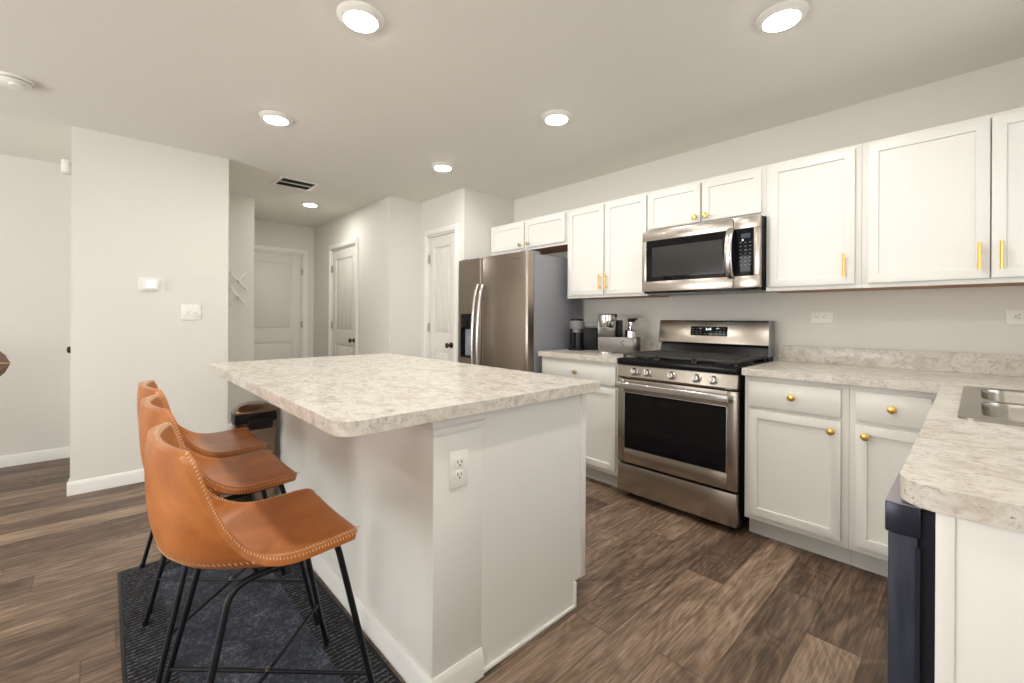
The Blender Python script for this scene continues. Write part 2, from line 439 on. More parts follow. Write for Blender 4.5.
def casing(name, x0, x1, zt, M4, label, w=.057, th=.016):
    mb = MB()
    for a, b in ((x0 - w, x0), (x1, x1 + w)):
        mb.box(a, b, -th, 0, 0, zt + w, min(.004, th * .4)); mb.box(a + .012, b - .012, -th * 1.25, -th + .002, 0, zt + w - .012)
    mb.box(x0, x1, -th, 0, zt, zt + w, min(.004, th * .4)); mb.box(x0 - .02, x1 + .02, -th * 1.25, -th + .002, zt + .012, zt + w - .012)
    mb.box(x0, x0 + .015, .0, .11, 0, zt); mb.box(x1 - .015, x1, .0, .11, 0, zt); mb.box(x0, x1, 0, .11, zt - .015, zt)
    return struct(name, mb.xf(M4), 'trim', label, 'trim')
def panel_door(name, x0, x1, zt, M4, label, hinge_left=True, grooves=True, knobz=.90, knobmat='dark', with_knob=True):
    """two panel door, local frame facing -Y; M4 places it"""
    x0 += .018; x1 -= .018; zt -= .018; y0, y1 = .012, .047
    root = thing(name, M4.to_translation(), label, 'door', kind='structure')
    wst = .11 if x1 - x0 > .6 else .085
    mb = MB(); zb = .012
    rails = [(zb, .20), (.84, 1.00), (zt - .115, zt)]
    for a, b in ((x0, x0 + wst), (x1 - wst, x1)): mb.box(a, b, y0, y1, zb, zt, .0015)
    for a, b in rails: mb.box(x0 + wst, x1 - wst, y0, y1, a, b)
    for za, zb2 in ((rails[0][1], rails[1][0]), (rails[1][1], rails[2][0])):
        xa, xb = x0 + wst, x1 - wst
        mb.box(xa, xb, y0 + .010, y1 - .006, za, zb2)
        # moulded rim and raised field
        n = 4 if grooves else 1; wv = (xb - xa - .056) / n
        for k in range(n):
            mb.box(xa + .028 + k * wv + (.002 if k else 0), xa + .028 + (k + 1) * wv - (.002 if k < n - 1 else 0), y0 + .003, y0 + .012, za + .028, zb2 - .028, .0035)
    o = build('slab', mb.xf(M4), 'door', root)
    hx = x0 - .004 if hinge_left else x1 + .004
    for z in (.25, 1.07, 1.79):
        hb = MB().tube([(hx, y0 - .012, z - .045), (hx, y0 - .012, z + .045)], .007, 10).box(hx - .014, hx + .014, y0 - .012, y0 - .008, z - .045, z + .045)
        build('hinge', hb.xf(M4), 'hinge', root)
    if with_knob:
        kx = x1 - .06 if hinge_left else x0 + .06
        kb = MB().lathe([(.030, 0), (.030, .004), (.026, .008), (.011, .010), (.010, .034), (.020, .040), (.027, .050), (.026, .060), (.016, .067), (0, .069)], (kx, y0, knobz), '-y', 22)
        build('knob', kb.xf(M4), knobmat, root)
    return root
T = Matrix.Translation
mp = T((0, PY, 0)); casing('trim_1', -3.985, -3.49, 2.035, mp, 'white casing around the pantry door')
panel_door('door_1', -3.985, -3.49, 2.035, mp, 'narrow white paneled pantry door next to the refrigerator')
mh = T((0, HY, 0)); casing('trim_2', -5.70, -4.93, 2.035, mh, 'white casing around the hallway closet door')
panel_door('door_2', -5.70, -4.93, 2.035, mh, 'white paneled closet door on the right wall of the hallway')
me_ = T((-6.35, 0, 0)) @ Matrix.Rotation(R(90), 4, 'Z')
casing('trim_3', 1.165, 1.992, 2.035, me_, 'white casing around the door at the hallway end')
panel_door('door_3', 1.165, 1.992, 2.035, me_, 'wide white door closing the far end of the hallway', hinge_left=False, grooves=False)
mc = T((0, CY0, 0))
casing('trim_4', -4.98, -4.22, 2.035, mc, 'white casing around the closet door at far left', th=.002)
panel_door('door_4', -4.98, -4.22, 2.035, mc, 'white closet door at left whose dark knob peeks past the wall edge', hinge_left=False, knobz=.905)
# windows behind and beside the camera
def window(name, M4, x0, x1, z0, z1, label, nx=2):
    root = thing(name, M4.to_translation(), label, 'window', kind='structure')
    mb = MB(); w = .05
    mb.box(x0, x0 + w, .02, .09, z0, z1).box(x1 - w, x1, .02, .09, z0, z1).box(x0, x1, .02, .09, z1 - w, z1).box(x0, x1, .02, .09, z0, z0 + w)
    for k in range(1, nx): mb.box(x0 + (x1 - x0) * k / nx - .03, x0 + (x1 - x0) * k / nx + .03, .02, .09, z0, z1)
    build('frame', mb.xf(M4), 'trim', root)
    build('pane', MB().box(x0 + w, x1 - w, .05, .056, z0 + w, z1 - w).xf(M4), 'glass', root)
MR = T((0, -3.38, 0)) @ Matrix.Rotation(R(180), 4, 'Z')
window('window_1', MR, 1.3, 3.9, .02, 2.1, 'sliding patio doors in the wall behind the camera')
MRX = T((2.0, 0, 0)) @ Matrix.Rotation(R(-90), 4, 'Z')
window('window_2', MRX, .7, 2.5, .7, 2.1, 'living room window right of the camera')
MSX = T((.56, 0, 0)) @ Matrix.Rotation(R(-90), 4, 'Z')
window('window_3', MSX, -2.52, -1.62, 1.1, 2.0, 'window over the kitchen sink')

# ------------------------------------------------------------------ countertops and base cabinets
ZC0, ZC1 = .876, .914
CF = 2.510     # counter front edge
PXE = -.091    # peninsula edge
# one L shaped top right of the range + peninsula
SX0, SX1, SY0, SY1 = -.036, .50, 1.665, 2.475
rc = .055
corner = [(PXE + rc - rc * math.cos(R(a)), .955 + rc - rc * math.sin(R(a))) for a in range(0, 91, 15)]
outer = [(-.868, CF), (PXE - .012, CF), (PXE - .006, CF - .3)] + [(PXE, 1.2)] + corner + [(.555, .955), (.555, YW - .002), (-.868, YW - .002)]
hole = rrect(SX0 + .012, SX1 - .012, SY0 + .012, SY1 - .012, .02, 4)
ct = thing('countertop', (-.2, 2.0, ZC0), 'L-shaped speckled stone-look countertop right of the range, around the sink', 'countertop')
build('worktop', MB().slab(outer, [hole], ZC0, ZC1), 'lam', ct, 20)
tag(build('backsplash', MB().box(-.868, .555, YW - .021, YW - .002, ZC1, ZC1 + .10, .002), 'lam', origin=(-.2, YW - .01, ZC1)), 'long speckled backsplash strip along the wall right of the range', 'backsplash')
cl = thing('countertop', (-2.0, 2.8, ZC0), 'short speckled countertop under the coffee makers beside the fridge', 'countertop')
build('worktop', MB().slab([(-2.38, CF), (-1.652, CF), (-1.652, YW - .002), (-2.38, YW - .002)], [], ZC0, ZC1), 'lam', cl, 20)
tag(build('backsplash', MB().box(-2.38, -1.652, YW - .021, YW - .002, ZC1, ZC1 + .10, .002), 'lam', origin=(-2.0, YW - .01, ZC1)), 'short speckled backsplash strip behind the coffee makers', 'backsplash')
ic = tag(build('island_countertop', MB().slab(rrect(-2.948, -1.073, .424, 1.517, [.012, .02, .02, .055], 8), [], ZC0, ZC1), 'lam', None, 20, origin=(-2.0, 1.0, ZC0)),
         'large speckled stone-look countertop overhanging the kitchen island', 'countertop')

FB = 2.545     # base face frame plane
def base_unit(name, x0, x1, dl, label, knobs, group='base cabinets', kmat='gold'):
    """dl: list of (xa,xb) bays each with drawer and door"""
    root = thing(name, ((x0 + x1) / 2, FB, 0), label, 'cabinet', group)
    build('carcass', MB().box(x0, x1, FB, YW - .002, .105, ZC0, .001), 'cab', root)
    build('toe_kick', MB().box(x0, x1, FB + .075, FB + .095, 0, .105), 'toe', root)
    for (kind, xa, xb, za, zb, kx, kz) in dl:
        if kind == 'drawer':
            o = build('drawer', MB().box(xa, xb, FB - .02, FB - .0005, za, zb, .003), 'cab', root)
        else:
            o = build('door', shaker(MB(), xa, xb, za, zb, FB - .02, .0195), 'cab', root)
        if kx is not None: knob(o, kx, FB - .02, kz, kmat)
    return root
base_unit('base_cabinet', -.862, -.408, [('drawer', -.838, -.437, .715, .848, -.636, .785), ('door', -.838, -.437, .135, .695, -.472, .648)],
          'white base cabinet immediately right of the range with a full square door', 1)
base_unit('base_cabinet', -.407, -.10, [('drawer', -.382, -.128, .715, .848, -.253, .785), ('door', -.382, -.128, .135, .695, -.345, .648)],
          'narrow white base cabinet in the corner, partly hidden by the dishwasher', 1)
base_unit('base_cabinet', -2.37, -1.655, [('drawer', -2.345, -1.672, .715, .848, -2.01, .785), ('door', -2.345, -2.015, .135, .695, -2.05, .648), ('door', -2.005, -1.672, .135, .695, -1.97, .648)],
          'white base cabinet under the coffee makers between fridge and range', 1, kmat='brass')

# peninsula carcass with white end panel (dishwasher gap y .985 - 1.59)
pen = thing('peninsula_cabinet', (.2, .97, 0), 'white end panel and sink cabinet of the peninsula at right', 'cabinet', 'base cabinets')
pb = MB().box(-.041, .535, .962, .980, 0, ZC0, .0015).box(-.044, -.022, .957, .962, 0, ZC0, .002)
build('end_panel', pb, 'isl', pen)
build('carcass', MB().box(-.06, .535, 1.592, 2.54, .105, .70), 'cab', pen)
build('front_rail', MB().box(-.06, -.042, 1.592, 2.54, .70, ZC0), 'cab', pen)
build('toe_kick', MB().box(.0, .02, 1.592, 2.54, 0, .105), 'toe', pen)
dw = thing('dishwasher', (.2, 1.29, 0), 'midnight blue-black dishwasher under the peninsula counter', 'dishwasher')
build('tub', MB().box(-.046, .50, .988, 1.585, .10, .868), 'blackp', dw)
build('toe_panel', MB().box(.0, .02, .988, 1.585, 0, .10), 'blackp', dw)
build('door', MB().box(-.104, -.066, .987, 1.583, .115, .815, .003), 'ash', dw)
build('door_liner', MB().box(-.066, -.0455, 1.000, 1.573, .115, .862).box(-.069, -.063, .984, .990, .13, .80), 'navy', dw)
build('control_panel', MB().box(-.108, -.062, .985, 1.585, .815, .8665, .003), 'navy', dw)
build('top_sheen', MB().box(-.1075, -.062, .9855, 1.5845, .8662, .8685), 'navysheen', dw)  # lighter lavender colour paints in the ceiling's sheen on the door top
# sink
sk = thing('kitchen_sink', (.2, 2.07, ZC1), 'double-bowl stainless steel sink set into the peninsula counter', 'sink')
b1 = (SX0 + .045, SX1 - .06, SY0 + .045, (SY0 + SY1) / 2 - .014); b2 = (SX0 + .045, SX1 - .06, (SY0 + SY1) / 2 + .014, SY1 - .045)
rim = MB().slab(rrect(SX0, SX1, SY0, SY1, .03, 6), [rrect(*b1, .06, 6), rrect(*b2, .06, 6)], ZC1 + .0005, ZC1 + .006)
build('rim', rim, 'sink', sk, 30)
for bb in (b1, b2):
    mb = MB(); loops = []
    for ins, z, r in ((0, ZC1 + .004, .06), (.004, ZC1 - .01, .06), (.010, ZC1 - .15, .055), (.03, ZC1 - .178, .05), (.07, ZC1 - .183, .04)):
        loops.append([mb.b.verts.new((p[0], p[1], z)) for p in rrect(bb[0] + ins, bb[1] - ins, bb[2] + ins, bb[3] - ins, max(.01, r), 6)])
    for A, B in zip(loops[:-1], loops[1:]):
        for k in range(len(A)): mb.b.faces.new((A[k], A[(k + 1) % len(A)], B[(k + 1) % len(A)], B[k]))
    mb.b.faces.new(loops[-1])
    bowl = build('bowl', mb, 'sink', sk, 40)
    build('drain', MB().lathe([(.045, 0), (.045, .004), (.03, .003), (0, .001)], ((bb[0] + bb[1]) / 2, (bb[2] + bb[3]) / 2, ZC1 - .1835), 'z', 20), 'chrome', bowl)

# ------------------------------------------------------------------ wall cabinets
FU = 2.838; ZU0, ZU1 = 1.341, 2.083
def upper(x0, x1, z0, doors, label):
    root = thing('wall_cabinet', ((x0 + x1) / 2, FU, z0), label, 'cabinet', 'wall cabinets')
    build('carcass', MB().box(x0, x1, FU, YW - .002, z0 + .006, ZU1, .001), 'cab', root)
    build('face_rail', MB().box(x0, x1, FU - .0005, FU + .019, z0, z0 + .02), 'cab', root)
    build('underside', MB().box(x0 + .001, x1 - .001, FU + .019, YW - .003, z0 + .001, z0 + .0062), 'wood', root)
    for xa, xb, hw, hx in doors:
        d = build('door', shaker(MB(), xa, xb, z0 + .022, ZU1 - .02, FU - .02, .0195), 'cab', root)
        if hw == 'pull': pull(d, hx, FU - .02, z0 + .058, z0 + .178)
        elif hw == 'knob': knob(d, hx, FU - .02, z0 + .055)
        elif hw == 'bknob': knob(d, hx, FU - .02, z0 + .055, 'brass')
    return root
upper(-3.348, -2.355, 1.80, [(-3.327, -2.863, 'bknob', -2.905), (-2.847, -2.372, 'bknob', -2.798)], 'short white wall cabinet over the refrigerator with two doors')
upper(-2.354, -1.612, ZU0, [(-2.332, -1.983, 'pull', -2.007), (-1.966, -1.620, 'pull', -1.948)], 'white two-door wall cabinet above the coffee makers')
upper(-1.611, -.850, 1.785, [(-1.602, -1.233, 'knob', -1.262), (-1.220, -.873, 'knob', -1.193)], 'short white wall cabinet with two knobs above the microwave')
upper(-.849, -.408, ZU0, [(-.828, -.433, 'pull', -.474)], 'white single-door wall cabinet right of the microwave')
upper(-.407, .50, ZU0, [(-.382, .036, 'pull', .005), (.041, .476, 'pull', .070)], 'wide white two-door wall cabinet at the right edge')

# ------------------------------------------------------------------ refrigerator
fx0, fx1, fs, fz = -3.338, -2.42, -2.994, 1.705
fr = thing('refrigerator', ((fx0 + fx1) / 2, 2.8, 0), 'stainless side-by-side refrigerator with water dispenser beside the pantry', 'refrigerator')
build('gasket', MB().box(fx0 + .01, fx1 - .012, 2.49, 2.515, .07, fz - .02), 'blackp', fr)
build('case', MB().box(fx0, fx1 - .003, 2.509, 3.11, .02, fz - .012, .004), 'fside', fr)
build('base_grille', MB().box(fx0 + .01, fx1 - .01, 2.47, 2.51, .005, .065), 'blackp', fr)
def fdoor(x0, x1, hole=None):
    pts = [(x0, 2.497), (x0, 2.432), (x0 + .012, 2.422), (x0 + .04, 2.418), (x1 - .04, 2.418), (x1 - .012, 2.423), (x1, 2.435), (x1, 2.497)]
    return MB().prism(pts, 'z', .07, fz, .003)
ld = MB()
dx0, dx1, dz0, dz1 = -3.285, -3.085, .81, 1.212
ld.prism([(fx0, 2.497), (fx0, 2.432), (fx0 + .012, 2.422), (dx0, 2.418), (dx0, 2.497)], 'z', .07, fz)
ld.prism([(dx1, 2.497), (dx1, 2.418), (fs - .016, 2.422), (fs - .004, 2.432), (fs - .004, 2.497)], 'z', .07, fz)
ld.box(dx0, dx1, 2.418, 2.497, .07, dz0).box(dx0, dx1, 2.418, 2.497, dz1, fz)
d1 = build('door', ld, 'steelv', fr, 30)
dp = build('dispenser', MB().box(dx0, dx1, 2.470, 2.496, dz0, dz1).box(dx0, dx0 + .012, 2.416, 2.47, dz0, dz1).box(dx1 - .012, dx1, 2.416, 2.47, dz0, dz1).box(dx0, dx1, 2.416, 2.47, dz0, dz0 + .02).box(dx0, dx1, 2.414, 2.47, 1.085, dz1, .002), 'gloss', d1)
build('bay', MB().box(dx0 + .014, dx1 - .014, 2.462, 2.4695, dz0 + .022, 1.07).box(dx0 + .07, dx0 + .13, 2.44, 2.462, dz0 + .09, 1.0, .01), 'bay', dp)
d2 = build('door', fdoor(fs + .004, fx1), 'steelv', fr, 30)
def fhandle(x, par):
    pts = []
    for k in range(17):
        t = k / 16; z = .50 + t * .965; y = 2.418 - .012 - .062 * math.sin(math.pi * t) ** .55
        pts.append((x, y, z))
    mb = MB().tube([(x, 2.425, .50)] + pts + [(x, 2.425, 1.465)], .0125, 12, flat=(1, 1.25))
    return build('handle', mb, 'steell', par, 60)
fhandle(fs - .024, d1); fhandle(fs + .047, d2)
for x0, x1 in ((fx0 + .02, fx0 + .10), (fx1 - .10, fx1 - .02)):
    build('hinge_cover', MB().box(x0, x1, 2.445, 2.60, fz - .012, fz + .014, .006), 'greyp', fr)
text_mesh('Whirlpool', .026, 'logo', 'logo', d2, T((-2.545, 2.4175, 1.655)) @ FACE_NY)

# ------------------------------------------------------------------ gas range
rx0, rx1, ry = -1.631, -.884, 2.492
rg = thing('gas_range', ((rx0 + rx1) / 2, 2.8, 0), 'stainless steel five-knob gas range with black cooktop below the microwave', 'range')
build('body', MB().box(rx0 + .004, rx1 - .004, ry + .045, 3.13, .03, .895), 'blackp', rg)
for x in (rx0 + .05, rx1 - .05):
    for y in (ry + .10, 3.06): build('foot', MB().lathe([(.018, 0), (.018, .03)], (x, y, 0), 'z', 14), 'blackp', rg)
build('storage_drawer', MB().box(rx0, rx1, ry, ry + .045, .045, .226, .004), 'steel', rg)
gx0, gx1, gz0, gz1 = rx0 + .047, rx1 - .05, .325, .700
od = MB().box(rx0, gx0, ry, ry + .045, .240, .782, .003).box(gx1, rx1, ry, ry + .045, .240, .782, .003)
od.box(gx0, gx1, ry, ry + .045, .240, gz0, .002).box(gx0, gx1, ry, ry + .045, gz1, .782, .002)
odo = build('oven_door', od, 'steel', rg)
wt = MB()
for a, b, c, d in ((gx0, gx1, gz0, gz0 + .006), (gx0, gx1, gz1 - .006, gz1), (gx0, gx0 + .006, gz0, gz1), (gx1 - .006, gx1, gz0, gz1)): wt.box(a, b, ry - .002, ry + .01, c, d, .001)
build('window_trim', wt, 'steell', odo)
build('window', MB().box(gx0 + .004, gx1 - .004, ry + .003, ry + .03, gz0 + .004, gz1 - .004), 'gloss', odo)
hb = MB().box(rx0 + .012, rx1 - .028, ry - .058, ry - .036, .726, .766, .006, 3)
for x in (rx0 + .04, rx1 - .05): hb.box(x - .014, x + .014, ry - .038, ry, .735, .757, .004)
build('handle', hb, 'steell', odo)
text_mesh('Whirlpool', .022, 'logo', 'logo', odo, T(((rx0 + rx1) / 2, ry - .0003, .283)) @ FACE_NY)
build('control_panel', MB().prism([(ry + .05, .790), (ry + .002, .790), (ry - .004, .80), (ry + .012, .872), (ry + .05, .872)], 'x', rx0, rx1, .002), 'steel', rg)
for x in (-1.508, -1.416, -1.257, -1.105, -1.009):
    tilt = T((x, ry + .004, .833)) @ Matrix.Rotation(R(-12), 4, 'X')
    kb = MB().lathe([(.026, 0), (.026, .006), (.021, .010), (.020, .028), (.017, .032), (0, .032)], (0, 0, 0), '-y', 24)
    kb.box(-.005, .005, -.044, -.028, -.019, .019, .003)
    ko = build('knob', kb.xf(tilt), 'steell', rg)
build('front_lip', MB().box(rx0, rx1, ry - .006, ry + .06, .874, .913, .004), 'black', rg)
build('cooktop', MB().box(rx0, rx1, ry + .02, 3.06, .893, .916, .004), 'black', rg)
def grate(x0, x1):
    mb = MB(); y0, y1 = ry + .035, 3.03; z0, z1 = .932, .945
    for x in (x0, x1 - .012): mb.box(x, x + .012, y0, y1, z0, z1, .002)
    for y in (y0, y1 - .012, (y0 + y1) / 2 - .006): mb.box(x0, x1, y, y + .012, z0, z1, .002)
    n = 5
    for k in range(1, n): x = x0 + (x1 - x0) * k / n; mb.box(x - .004, x + .004, y0, y1, z0, z1, .0015)
    for k in range(1, 10):
        y = y0 + (y1 - y0) * k / 10; mb.box(x0, x1, y - .004, y + .004, z0 + .002, z1 - .001)
    for x in (x0 + .006, x1 - .006):
        for y in (y0 + .01, y1 - .01, (y0 + y1) / 2): mb.box(x - .006, x + .006, y - .006, y + .006, .916, z0 + .002)
    return build('grate', mb, 'iron', rg)
gw = (rx1 - rx0 - .03) / 3
for k in range(3): grate(rx0 + .015 + k * gw + .002, rx0 + .015 + (k + 1) * gw - .002)
for x, y in ((-1.50, 2.64), (-1.50, 2.90), (-1.257, 2.77), (-1.01, 2.64), (-1.01, 2.90)):
    build('burner', MB().lathe([(.05, 0), (.05, .006), (.036, .008), (.036, .014), (0, .015)], (x, y, .916), 'z', 24), 'iron', rg)
bgx = build('backguard', MB().prism([(3.065, .998), (3.05, 1.01), (3.072, 1.156), (3.08, 1.166), (3.14, 1.166), (3.14, .998)], 'x', rx0 - .012, rx1 - .012, .003), 'steel', rg)
build('vent_panel', MB().prism([(3.06, .90), (3.05, .93), (3.075, .9985), (3.14, .9985), (3.14, .90)], 'x', rx0 + .002, rx1 - .012), 'black', rg)
build('backguard_cap', MB().box(rx1 - .012, rx1 - .003, 3.045, 3.14, .94, 1.167, .003), 'greyp', rg)
bt = T((-1.275, 3.0605, 1.092)) @ Matrix.Rotation(R(-8.57), 4, 'X')
dsp = build('display', MB().box(-.125, .125, -.003, .004, -.032, .032, .001).xf(bt), 'gloss', bgx)
text_mesh('2:10', .022, 'digit', 'clock', dsp, bt @ T((0, -.0032, .013)) @ FACE_NY)
for x in (-.108, -.08, -.055, .055, .08, .105):
    for z in (.016, -.002, -.019): build('icon', MB().box(x - .006, x + .006, -.0036, -.003, z - .0015, z + .0015).xf(bt), 'icon', dsp, 0)
for x in (-.02, .015): build('icon', MB().box(x - .009, x + .009, -.0036, -.003, -.021, -.018).xf(bt), 'icon', dsp, 0)

# ------------------------------------------------------------------ over-range microwave
mx0, mx1, my, mz0, mz1 = -1.603, -.852, 2.742, 1.362, 1.778
mw = thing('microwave', ((mx0 + mx1) / 2, 2.95, mz0), 'stainless over-the-range microwave with black glass door', 'microwave')
build('case', MB().box(mx0 + .006, mx1 - .004, my + .03, YW - .003, mz0 + .002, mz1 + .004, .003), 'blackp', mw)
build('bottom_vent', MB().box(mx0 + .012, mx1 - .012, my + .008, YW - .02, mz0 - .012, mz0 + .004, .003), 'black', mw)
xs = -1.000
md = MB().box(mx0, xs, my, my + .03, mz1 - .068, mz1, .003).box(mx0, xs, my, my + .03, mz0, mz0 + .07, .003).box(mx0, mx0 + .032, my, my + .03, mz0 + .07, mz1 - .068, .002)
mdo = build('door', md, 'steel', mw)
build('window', MB().box(mx0 + .032, xs, my + .002, my + .03, mz0 + .07, mz1 - .068, .001), 'gloss', mdo)
build('inner_window', MB().box(mx0 + .075, xs - .06, my + .0005, my + .004, mz0 + .10, mz1 - .115), 'smoke', mdo)
cpf = MB().box(xs + .002, mx1, my, my + .03, mz1 - .068, mz1, .003).box(xs + .002, mx1, my, my + .03, mz0, mz0 + .07, .003).box(mx1 - .034, mx1, my, my + .03, mz0 + .07, mz1 - .068, .002)
cp = build('control_frame', cpf, 'steel', mw)
build('control_panel', MB().box(xs + .002, mx1 - .034, my + .001, my + .03, mz0 + .07, mz1 - .068, .002), 'gloss', cp)
build('display', MB().box(xs + .045, mx1 - .052, my - .0005, my + .003, mz1 - .125, mz1 - .098), 'lens', cp)
ib = MB()
for r_ in range(7):
    for c_ in range(3):
        x = xs + .042 + c_ * .026; z = mz1 - .150 - r_ * .022
        ib.box(x - .0045, x + .0045, my - .0002, my + .002, z - .0018, z + .0018)
build('keypad', ib, 'icon', cp)
pts = []
for k in range(15):
    t = k / 14; pts.append((xs - .012, my - .004 - .045 * math.sin(math.pi * t) ** .6, mz0 + .065 + t * (mz1 - mz0 - .13)))
build('handle', MB().tube([(xs - .012, my + .01, pts[0][2])] + pts + [(xs - .012, my + .01, pts[-1][2])], 0.019, 14, flat=(.55, 1.15)), 'steell', mdo, 60)
text_mesh('Whirlpool', .022, 'logo', 'logo', mdo, T((-1.30, my - .0003, mz1 - .034)) @ FACE_NY)

# ------------------------------------------------------------------ kitchen island
IX0, IX1, IY0, IYM, IY1 = -2.885, -1.118, .727, .914, 1.470
isl = thing('kitchen_island', (-2.0, 1.1, 0), 'white kitchen island base with outlet on its end, under the large countertop', 'island')
build('knee_wall', MB().box(IX0, IX1 - .006, IY0, IYM, 0, ZC0), 'wall', isl)  # seating face in greyer wall paint: its shade is put into the colour
build('end_panel', MB().box(IX1 - .006, IX1, IY0 - .002, IYM, 0, ZC0, .001), 'isl', isl)  # thin white panel added so the end stays lighter than the shaded face
cb = MB().prism([(IYM, .0), (1.405, 0), (1.405, .105), (IY1, .105), (IY1, ZC0), (IYM, ZC0)], 'x', IX0 + .002, IX1 - .002)
build('cabinet', cb, 'isl', isl)
build('end_stile', MB().box(IX1 - .003, IX1 + .003, IY1 - .030, IY1, .105, ZC0, .001), 'isl', isl)
def mould(prof, path):
    """prof (outward, z) swept along path [(x,y,nx,ny)] (mitred)"""
    mb = MB(); rings = [[mb.b.verts.new((x + nx * p, y + ny * p, z)) for p, z in prof] for x, y, nx, ny in path]
    fs = []
    for A, B in zip(rings[:-1], rings[1:]):
        for k in range(len(prof)): fs.append(mb.b.faces.new((A[k], A[(k + 1) % len(prof)], B[(k + 1) % len(prof)], B[k])))
    fs += [mb.b.faces.new(rings[0]), mb.b.faces.new(rings[-1])]
    bmesh.ops.recalc_face_normals(mb.b, faces=fs); return mb
path = [(IX0, IYM, -1, 0), (IX0, IY0, -1, -1), (IX1, IY0, 1, -1), (IX1, IYM, 1, 0)]
build('cap_molding', mould([(0, .818), (.006, .818), (.009, .828), (.009, .838), (.016, .850), (.018, .876), (0, .876)], path), 'isl', isl, 25)
build('baseboard', mould([(0, 0), (.014, 0), (.014, .066), (.010, .078), (.006, .088), (0, .088)], path), 'trim', isl, 25)
build('shoe_molding', MB().box(IX1 - .003, IX1 + .009, IYM, 1.405, 0, .014, .004).box(IX1 - .004, IX1 + .008, 1.396, 1.407, 0, .105, .002), 'trim', isl)
for k in range(3):
    w = (IX1 - IX0 - .04) / 3; xa = IX0 + .02 + k * w
    for kind, za, zb in (('drawer', .715, .848), ('door', .135, .695)):
        mb = MB()
        if kind == 'door': shaker(mb, -xa - w + .012, -xa - .012, za, zb, -IY1 - .02, .0195)
        else: mb.box(-xa - w + .012, -xa - .012, -IY1 - .02, -IY1 - .0005, za, zb, .003)
        o = build(kind, mb.xf(Matrix.Rotation(R(180), 4, 'Z')), 'cab', isl)
        kb = MB().lathe([(.006, 0), (.006, .012), (.0165, .016), (.0175, .021), (.011, .0285), (0, .029)], (xa + w / 2 if kind == 'drawer' else xa + w - .05, IY1 + .02, (za + zb) / 2 if kind == 'drawer' else .648), 'y', 18)
        build('knob', kb, 'gold', o)

# ------------------------------------------------------------------ outlets, switches, thermostat
def outlet(M4, label, group='wall outlets'):
    """vertical duplex outlet in local frame facing -Y, centred on origin"""
    root = thing('wall_outlet', M4.to_translation(), label, 'outlet', group)
    build('plate', MB().box(-.036, .036, -.006, 0, -.058, .058, .003).xf(M4), 'plate', root)
    for s_ in (-1, 1):
        z = .0195 * s_
        sk_ = build('socket', MB().prism(rrect(-.017, .017, z - .014, z + .014, .009, 4), 'y', -.0085, -.005).xf(M4), 'plate', root)
        mb = MB().box(-.0085, -.006, -.0092, -.008, z - .002, z + .007).box(.0055, .008, -.0092, -.008, z - .002, z + .006)
        mb.lathe([(.0028, 0), (.0028, .0012)], (0, -.008, z - .008), '-y', 10)
        build('slots', mb.xf(M4), 'slot', sk_)
    return root
outlet(T((-.642, YW, 1.192)) @ Matrix.Rotation(R(90), 4, 'Y'), 'white sideways outlet on the wall right of the range')
outlet(T((.152, YW, 1.197)) @ Matrix.Rotation(R(90), 4, 'Y'), 'white sideways outlet on the wall at the right edge')
outlet(T((IX1, .816, .703)) @ Matrix.Rotation(R(90), 4, 'Z'), 'white upright outlet on the end of the island')
MPX = T((PX, 0, 0)) @ Matrix.Rotation(R(90), 4, 'Z')
sw = thing('light_switch', (PX, .475, 1.205), 'white double light switch plate below and right of the thermostat', 'switch')
build('plate', MB().box(.413, .535, -.006, 0, 1.147, 1.263, .003).xf(MPX), 'plate', sw)
for x in (.451, .497):
    build('toggle', MB().box(x - .006, x + .006, -.013, -.005, 1.193, 1.217, .002).xf(MPX), 'plate', sw)
th = thing('thermostat', (PX, .24, 1.405), 'white thermostat on its wall plate above the light switches', 'thermostat')
build('plate', MB().prism(rrect(.168, .318, 1.352, 1.452, .012, 4), 'y', -.006, 0).xf(MPX), 'plate', th)
tb = build('body', MB().box(.192, .288, -.028, -.006, 1.362, 1.444, .006).xf(MPX), 'plate', th)
build('screen', MB().box(.212, .270, -.0292, -.0275, 1.376, 1.432, .001).xf(MPX), 'switch', tb)
ch = thing('door_chime', (-4.125, -.17, 2.16), 'white box high on the closet wall edge at left', 'chime')
build('cover', MB().box(-4.165, -4.085, -.215, -.176, 2.115, 2.2, .008), 'plate', ch)
build('back_plate', MB().box(-4.160, -4.090, -.176, -.17, 2.12, 2.195), 'plate', ch)

# ------------------------------------------------------------------ ceiling fixtures
def downlight(x, y, label, emit=True):
    root = thing('recessed_light', (x, y, H), label, 'ceiling light', 'recessed ceiling lights')
    build('trim_ring', MB().lathe([(.094, 0), (.094, -.004), (.088, -.010), (.072, -.019), (.066, -.0205), (.066, -.015), (.06, 0)], (x, y, H), 'z', 40), 'plate', root)
    build('diffuser', MB().lathe([(.0655, -.015), (.0655, -.0215), (.05, -.024), (0, -.025)], (x, y, H), 'z', 40), 'lamp', root, 60)
    return root
downlight(-1.748, .769, 'round recessed light above the near end of the island, top center of the photo')
downlight(-.553, 2.02, 'round recessed light nearest the right wall cabinets, top right')
downlight(-2.99, .775, 'round recessed light above the far end of the island, left of the air vent')
downlight(-1.779, 2.03, 'round recessed light in front of the microwave cabinet')
downlight(-3.00, 2.02, 'round recessed light in front of the refrigerator')
downlight(-5.01, 1.64, 'small-looking recessed light inside the hallway beyond the air vent')
for p in ((-.55, .77), (-1.9, -1.75), (.4, -1.75)):
    o = downlight(*p, 'round recessed light outside the photo, behind the camera')
vt = thing('air_vent', (-4.36, 1.295, H), 'rectangular ceiling air vent with dark slots near the hallway', 'vent')
vx0, vx1, vy0, vy1 = -4.505, -4.21, 1.13, 1.465
fm = MB()
